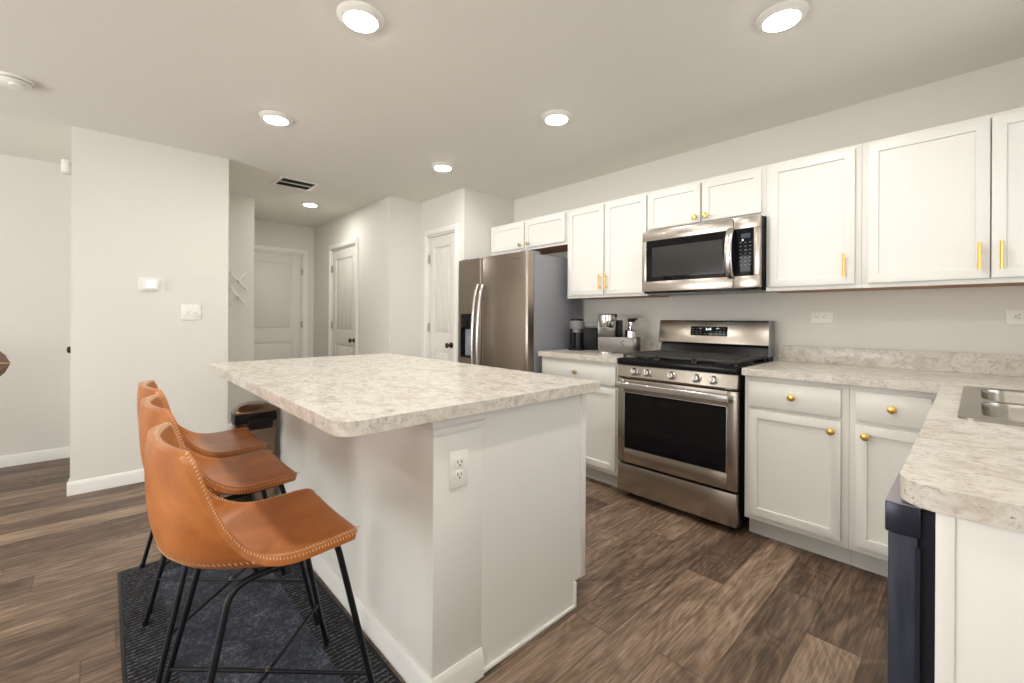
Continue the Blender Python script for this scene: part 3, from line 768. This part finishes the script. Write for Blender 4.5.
for a, b, c, d in ((vx0, vx1, vy0, vy0 + .028), (vx0, vx1, vy1 - .028, vy1), (vx0, vx0 + .028, vy0 + .028, vy1 - .028), (vx1 - .028, vx1, vy0 + .028, vy1 - .028)): fm.box(a, b, c, d, H - .007, H, .002)
fm.box((vx0 + vx1) / 2 - .007, (vx0 + vx1) / 2 + .007, vy0 + .02, vy1 - .02, H - .007, H - .001)
build('frame', fm, 'plate', vt)
build('duct', MB().box(vx0 + .026, vx1 - .026, vy0 + .026, vy1 - .026, H - .0015, H - .0005), 'duct', vt)
for k in range(10):
    x = vx0 + .04 + k * (vx1 - vx0 - .08) / 9
    if abs(x - (vx0 + vx1) / 2) < .012: continue
    build('louver', MB().box(-.006, .006, vy0 + .027, vy1 - .027, -.0006, .0006).xf(T((x, 0, H - .004)) @ Matrix.Rotation(R(25), 4, 'Y')), 'duct', vt)
SDX, SDY = -3.466, -.358
sd = thing('smoke_detector', (SDX, SDY, H), 'round white smoke detector on the ceiling at upper left', 'smoke detector')
build('base', MB().lathe([(.075, 0), (.075, -.008), (.072, -.012), (.066, -.013), (.066, 0)], (SDX, SDY, H), 'z', 36), 'plate', sd)
cv = build('cover', MB().lathe([(.064, -.010), (.070, -.014), (.071, -.022), (.062, -.034), (.045, -.040), (0, -.042)], (SDX, SDY, H), 'z', 36), 'plate', sd)
build('test_button', MB().lathe([(.025, -.036), (.025, -.046), (.021, -.049), (0, -.049)], (SDX + .035, SDY + .012, H), 'z', 24), 'plate', sd)
gv = MB()
gv.tube([(SDX + .0712 * math.cos(2 * math.pi * k / 40), SDY + .0712 * math.sin(2 * math.pi * k / 40), H - .018) for k in range(40)], .0012, 6, closed=True)
build('vent_slot', gv, 'slot', sd)

# expanding peg rack on the far wall
rk = thing('peg_rack', (XL, .99, 1.4), 'white expanding peg rack on the wall beside the hallway', 'rack')
lat = MB()
for y0, z0, y1, z1 in ((.915, 1.30, 1.055, 1.46), (.915, 1.46, 1.055, 1.62), (.915, 1.46, 1.055, 1.30), (.915, 1.62, 1.055, 1.46)):
    d = Vector((0, y1 - y0, z1 - z0)); a = math.atan2(d.z, d.y)
    lat.b.verts.ensure_lookup_table()
    q = MB().box(.004, .014, 0, d.length, -.006, .006, .002).xf(T((XL, y0, z0)) @ Matrix.Rotation(a, 4, 'X'))
    me = bpy.data.meshes.new('t'); q.b.to_mesh(me); lat.b.from_mesh(me); bpy.data.meshes.remove(me)
lat.box(XL, XL + .006, .975, .995, 1.37, 1.39).box(XL, XL + .006, .975, .995, 1.53, 1.55)
build('lattice', lat, 'trim', rk)
for y, z in ((.985, 1.38), (.985, 1.54), (.92, 1.46), (1.05, 1.46), (.92, 1.30), (.92, 1.62)):
    build('peg', MB().lathe([(.007, .014), (.007, .06), (.011, .066), (.011, .074), (0, .078)], (XL, y, z), 'x', 12), 'trim', rk)

# ------------------------------------------------------------------ coffee makers
def place(mb, M4): return mb.xf(M4)
c2p = (-1.865, 2.86, ZC1); m2 = T(c2p) @ Matrix.Rotation(R(31), 4, 'Z')
c2 = thing('coffee_maker', c2p, 'silver pod coffee maker with milk frother beside the range', 'coffee maker')
body = MB().box(-.155, -.022, -.052, .14, .11, .275, .008)
build('tower', place(body, m2), 'silver', c2)
build('head', place(MB().lathe([(.0, .192), (.050, .192), (.054, .20), (.056, .240), (.060, .245), (.060, .284), (.054, .292), (0, .294)], (-.088, -.062, 0), 'z', 28), m2), 'chrome', c2)
build('head_lid', place(MB().box(-.150, -.016, -.06, .13, .274, .298, .008), m2), 'blackp', c2)
build('drip_tray', place(MB().lathe([(.0, 0), (.062, 0), (.066, .004), (.066, .016), (.060, .020), (0, .020)], (-.085, -.095, 0), 'z', 28), m2), 'steell', c2)
build('water_tank', place(MB().box(-.020, .026, .0, .13, .121, .25, .008), m2), 'blackp', c2)
bs = MB(); bs.prism(rrect(-.155, .160, -.055, .12, [.06, .01, .01, .06], 8), 'z', 0, .122, .005)
fb = build('frother_base', place(bs, m2), 'silver', c2)
dots = MB()
for x, z in ((.018, .082), (.031, .070), (.031, .094)): dots.lathe([(.0055, 0), (.0055, .001)], (x, -.0552, z), '-y', 14)
build('logo', place(dots, m2), 'black', fb)
fr_c = build('frother_cup', place(MB().lathe([(.0, .121), (.041, .121), (.040, .168), (.037, .172), (.022, .178), (.017, .185), (.015, .236), (0, .238)], (.085, .03, 0), 'z', 28), m2), 'chrome', c2)
build('lid', place(MB().lathe([(.0, .234), (.024, .236), (.030, .245), (.030, .256), (.022, .263), (0, .264)], (.090, .03, 0), 'z', 24).box(.10, .135, .018, .042, .250, .265, .005), m2), 'blackp', fr_c)
c1p = (-2.235, 2.915, ZC1); m1 = T(c1p) @ Matrix.Rotation(R(36), 4, 'Z')
c1 = thing('coffee_maker', c1p, 'small black coffee maker with grey head beside the fridge', 'coffee maker')
build('body', place(MB().prism(rrect(-.118, .150, -.015, .13, .03, 6), 'z', 0, .19, .005), m1), 'blackp', c1)
build('head', place(MB().lathe([(0, .175), (.055, .175), (.060, .185), (.060, .238), (.054, .243), (0, .243)], (-.06, -.03, 0), 'z', 28).box(-.06, .148, -.025, .12, .183, .225, .010), m1), 'greyp', c1)
build('lid', place(MB().lathe([(0, .242), (.056, .242), (.056, .252), (.048, .256), (0, .256)], (-.06, -.03, 0), 'z', 28), m1), 'black', c1)
build('spout', place(MB().lathe([(.035, .145), (.035, .178)], (-.06, -.03, 0), 'z', 20), m1), 'greyp', c1)
build('cup_stand', place(MB().lathe([(0, 0), (.070, 0), (.072, .004), (.070, .016), (0, .018)], (-.06, -.04, 0), 'z', 28), m1), 'blackp', c1)
build('column', place(MB().lathe([(.045, .016), (.042, .146)], (-.045, -.005, 0), 'z', 24), m1), 'black', c1)

# ------------------------------------------------------------------ rug, trash can
RX0, RX1, RY0, RY1 = -2.674, -.80, .045, .700
rgm = thing('runner_rug', (-1.8, .37, 0), 'charcoal runner rug with ribbed borders under the bar stools', 'rug')
ins = .135
build('field', MB().box(RX0 + ins, RX1 - ins, RY0 + ins, RY1 - ins, 0, .008), 'rugf', rgm)
bd = MB().box(RX0 + .012, RX1 - .012, RY0 + .012, RY0 + ins, 0, .009).box(RX0 + .012, RX1 - .012, RY1 - ins, RY1 - .012, 0, .009)
bd.box(RX0 + .012, RX0 + ins, RY0 + ins, RY1 - ins, 0, .009).box(RX1 - ins, RX1 - .012, RY0 + ins, RY1 - ins, 0, .009)
build('border', bd, 'rugb', rgm)
bn = MB()
for a, b, c, d in ((RX0, RX1, RY0, RY0 + .012), (RX0, RX1, RY1 - .012, RY1), (RX0, RX0 + .012, RY0 + .012, RY1 - .012), (RX1 - .012, RX1, RY0 + .012, RY1 - .012)): bn.box(a, b, c, d, 0, .009, .003)
build('binding', bn, 'blackp', rgm)

tx, ty0, ty1 = -2.682, .506, .706
tc = thing('trash_can', (tx - .12, .61, 0), 'bronze steel step trash can under the far end of the island counter', 'trash can')
def dshape(o=0.):
    w = (ty1 - ty0) / 2 + o; cy = (ty0 + ty1) / 2; pts = [(tx + o, cy - w + .02), (tx + o - .006, cy - w + .004), (tx - .015, cy - w)]
    pts += [(tx - .085 - (.10 + o) * math.sin(R(a)), cy - w * math.cos(R(a))) for a in range(0, 181, 15)]
    return pts + [(tx - .015, cy + w), (tx + o - .006, cy + w - .004), (tx + o, cy + w - .02)]
build('body', MB().prism(dshape(), 'z', .02, .615), 'bronze', tc, 30)
build('base_ring', MB().prism(dshape(.003), 'z', 0, .022), 'blackp', tc, 30)
build('collar', MB().prism(dshape(.004), 'z', .600, .652, .003), 'blackp', tc, 30)
ldm = MB(); cy = (ty0 + ty1) / 2
lp = []
for s_, z in ((1.0, .652), (1.0, .662), (.93, .678), (.70, .692), (.3, .698)):
    lp.append([ldm.b.verts.new((tx - .09 + (p[0] - tx + .09) * s_, cy + (p[1] - cy) * s_, z)) for p in dshape(0)])
for A, B in zip(lp[:-1], lp[1:]):
    for k in range(len(A)): ldm.b.faces.new((A[k], A[(k + 1) % len(A)], B[(k + 1) % len(A)], B[k]))
ldm.b.faces.new(lp[-1]); ldm.b.faces.new(lp[0]); bmesh.ops.recalc_face_normals(ldm.b, faces=ldm.b.faces[:])
build('lid', ldm, 'bronze', tc, 40)
build('hinge_handle', MB().box(tx + .002, tx + .028, cy - .045, cy + .075, .565, .628, .008).box(tx + .026, tx + .032, cy - .03, cy + .06, .578, .602, .002), 'blackp', tc)
build('pedal', MB().box(tx - .222, tx - .18, cy - .03, cy + .03, .012, .024, .004), 'blackp', tc)

# ------------------------------------------------------------------ bar stools
def cr(pts, t):
    """catmull-rom through pts, t 0..1"""
    n = len(pts) - 1; f = min(t * n, n - 1e-6); i = int(f); u = f - i
    P = lambda k: Vector(pts[max(0, min(n, k))])
    a, b, c, d = P(i - 1), P(i), P(i + 1), P(i + 2)
    return .5 * (2 * b + (c - a) * u + (2 * a - 5 * b + 4 * c - d) * u * u + (3 * b - a - 3 * c + d) * u ** 3)
# centre line (y,z), half width, edge forward wrap, edge lift
SEC = [(.210, .572, .150, .0, .0), (.210, .586, .186, .0, -.004), (.185, .592, .202, .0, -.008), (.12, .591, .205, .0, -.010), (.02, .584, .206, .03, -.004), (-.07, .579, .206, .065, .014),
       (-.14, .588, .206, .09, .033), (-.184, .624, .204, .102, .032), (-.203, .69, .202, .088, .027), (-.210, .765, .199, .072, .016), (-.211, .838, .194, .056, .002), (-.206, .884, .180, .036, -.012)]
def seat_pt(u, s):
    y, z, w, fwd, lift = (cr([(a[i], 0, 0) for a in SEC], s).x for i in range(5))
    e = abs(u) ** 2.2; x = w * u
    return Vector((x, y + fwd * e, z + lift * e - .010 * (1 - u * u)))
def make_stool():
    root = thing('bar_stool', (0, 0, 0), '', 'bar stool', 'leather bar stools')
    NU, NV = 28, 44
    mb = MB().grid(lambda a, b: seat_pt(a * 2 - 1, b), NU, NV)
    bm = mb.b; bmesh.ops.recalc_face_normals(bm, faces=bm.faces[:])
    bm.verts.ensure_lookup_table(); bm.normal_update()
    nrm = {v: v.normal.copy() for v in bm.verts}
    c = seat_pt(0, .3); sgn = 1 if min(bm.verts, key=lambda v: (v.co - c).length).normal.z > 0 else -1
    # padded thickness: doubled skin with a rounded rim
    top = {v: v for v in bm.verts}; T_ = .024
    bmesh.ops.solidify(bm, geom=bm.faces[:], thickness=T_ * sgn)
    bmesh.ops.recalc_face_normals(bm, faces=bm.faces[:])
    es = [e for e in bm.edges if len(e.link_faces) == 2 and e.calc_face_angle(0) > R(60)]
    bmesh.ops.bevel(bm, geom=es, offset=.009, segments=3, profile=.5, affect='EDGES', clamp_overlap=True)
    sh = build('seat_shell', mb, 'leather', root, 60)
    # zigzag stitching over the rim
    def nrm_(u, q):
        h = .004; q = min(max(q, h), 1 - h); u = min(max(u, -1 + h), 1 - h)
        n = (seat_pt(u + h, q) - seat_pt(u - h, q)).cross(seat_pt(u, q + h) - seat_pt(u, q - h)).normalized()
        return n if n.dot(Vector((0, .05, 1.0)) - seat_pt(u, q)) > 0 else -n
    par = [(-1, k / 300) for k in range(300)] + [(-1 + 2 * k / 120, 1) for k in range(120)] + [(1, 1 - k / 300) for k in range(300)] + [(1 - 2 * k / 120, 0) for k in range(120)]
    st = MB(); d = 0; last = None
    for u, q in par:
        p = seat_pt(u, q)
        if last is not None: d += (p - last).length
        last = p
        if d > .0075 and not (abs(u) == 1 and q < .06) and not (q == 0 and abs(u) > .94):
            d = 0; n = nrm_(u, q); i_ = seat_pt(u * .92, min(max(q, .10), .975))
            out = (p - i_).normalized(); tg = n.cross(out) * .0022
            st.tube([p - out * .012 + n * .0008 - tg, p - out * .002 + n * .0002, p + out * .0012 - n * T_ * .45 + tg], .0012, 5)
    build('stitching', st, 'stitch', sh, 0)
    sm = MB()
    for k in range(56):
        u = -.99 + 1.98 * k / 55; q = .635 - .12 * abs(u) ** 2
        f = lambda uu, qq: seat_pt(uu, qq) - nrm_(uu, qq) * (T_ + .0008)
        sm.tube([f(u, q), f(min(1, u + .012), q + .016)], .0012, 5)
    build('seam', sm, 'stitch', sh, 0)
    # legs
    for sx in (-1, 1):
        ft = Vector((.216 * sx, .275, .004)); fp = Vector((.176 * sx, .158, .552))
        rt_ = Vector((.216 * sx, -.205, .004)); rp = Vector((.160 * sx, -.085, .531))
        def leg(foot, topp, ybend, name='leg'):
            k1 = foot.lerp(topp, .93)
            mid = topp + Vector((0, ybend, .004))
            pts = [foot, foot.lerp(topp, .5), k1] + [k1 * (1 - t) ** 2 + topp * 2 * t * (1 - t) + mid * t * t for t in (.25, .5, .75, 1.)]
            o = build(name, MB().tube(pts, .0085, 10), 'legm', root, 60)
            build('foot_cap', MB().lathe([(.010, 0), (.0105, .012), (.009, .018)], (foot.x, foot.y, 0), 'z', 12), 'blackp', o)
            return mid
        a = leg(ft, fp, -.006); b_ = leg(rt_, rp, .05)
        build('seat_rail', MB().tube([a, b_], .0085, 10), 'legm', root, 60)
    for y in (.06, -.03):
        build('cross_rail', MB().tube([(-.165, y, .538), (.165, y, .538)], .007, 8), 'legm', root, 60)
    zf = .30
    def on(foot, topp): return Vector(foot).lerp(Vector(topp), zf)
    A = {(sx, f): on((.216 * sx, .275 if f else -.205, .004), (.165 * sx, .150 if f else -.095, .56 if f else .55)) for sx in (-1, 1) for f in (0, 1)}
    build('stretcher', MB().tube([A[(1, 1)], A[(-1, 0)]], .0055, 8), 'legm', root, 60)
    build('stretcher', MB().tube([A[(-1, 1)] + Vector((0, 0, -.004)), A[(1, 0)] + Vector((0, 0, -.004))], .0055, 8), 'legm', root, 60)
    mid = (A[(1, 1)] + A[(-1, 0)]) / 2
    build('bolt', MB().lathe([(.006, 0), (.006, .008), (0, .010)], mid + Vector((0, 0, .002)), 'z', 10), 'hinge', root)
    return root
s0 = make_stool()
for i, (x, y, a, lab) in enumerate([(-1.364, .306, 0, 'tan leather bar stool nearest the camera, in front of the others'),
                                    (-1.930, .320, 0, 'tan leather bar stool in the middle of the row of three'),
                                    (-2.430, .336, 0, 'tan leather bar stool farthest from the camera, beside the trash can')]):
    o = s0 if i == 0 else copy_tree(s0)
    o.location = (x, y, .009); o.rotation_euler.z = R(a); o['label'] = lab

# ------------------------------------------------------------------ chair at the left edge (only the end of its back shows)
chx, chy = -4.18, -.556
cr_ = thing('dining_chair', (chx, chy, 0), 'brown channel-tufted chair back peeking in at the left edge', 'chair')
def roll(a, b):
    # lens-like bolster along X direction rotated; a around, b along
    L_ = .30; x = -L_ + 2 * L_ * b; e = max(0., 1 - abs(2 * b - 1) ** 2.4)
    rad = .15 * e ** .6 + .001; th_ = 2 * math.pi * a
    rad *= 1 - .06 * abs(math.sin(9 * th_ / 2)) ** .4 * 0
    fl = 1 + .06 * math.cos(12 * th_)
    return Vector((rad * .75 * fl * math.cos(th_), x, .872 + rad * 1.0 * fl * math.sin(th_)))
bk = MB().grid(lambda a, b: roll(a, b), 72, 28, True)
CH = T((chx, chy - .18, 0)) @ Matrix.Rotation(R(0), 4, 'Z')
build('backrest', bk.xf(CH), 'brown', cr_, 70)
pp = MB().tube([tuple(CH @ (roll(.02, k / 24) + Vector((.004, 0, 0)))) for k in range(25)], .003, 6)
build('piping', pp, 'stitch', cr_, 60)
build('seat', MB().prism(rrect(chx - .26, chx + .26, chy - .46, chy - .02, .06, 5), 'z', .38, .48, .02), 'brown', cr_)
build('back_panel', MB().box(chx - .04, chx + .04, chy - .38, chy + .0, .46, .80, .02), 'brown', cr_)
for sx in (-1, 1):
    for sy in (-1, 1):
        build('leg', MB().tube([(chx + sx * .22, chy - .19 + sy * .21, 0), (chx + sx * .19, chy - .19 + sy * .18, .385)], [.012, .018], 12), 'legm', cr_)
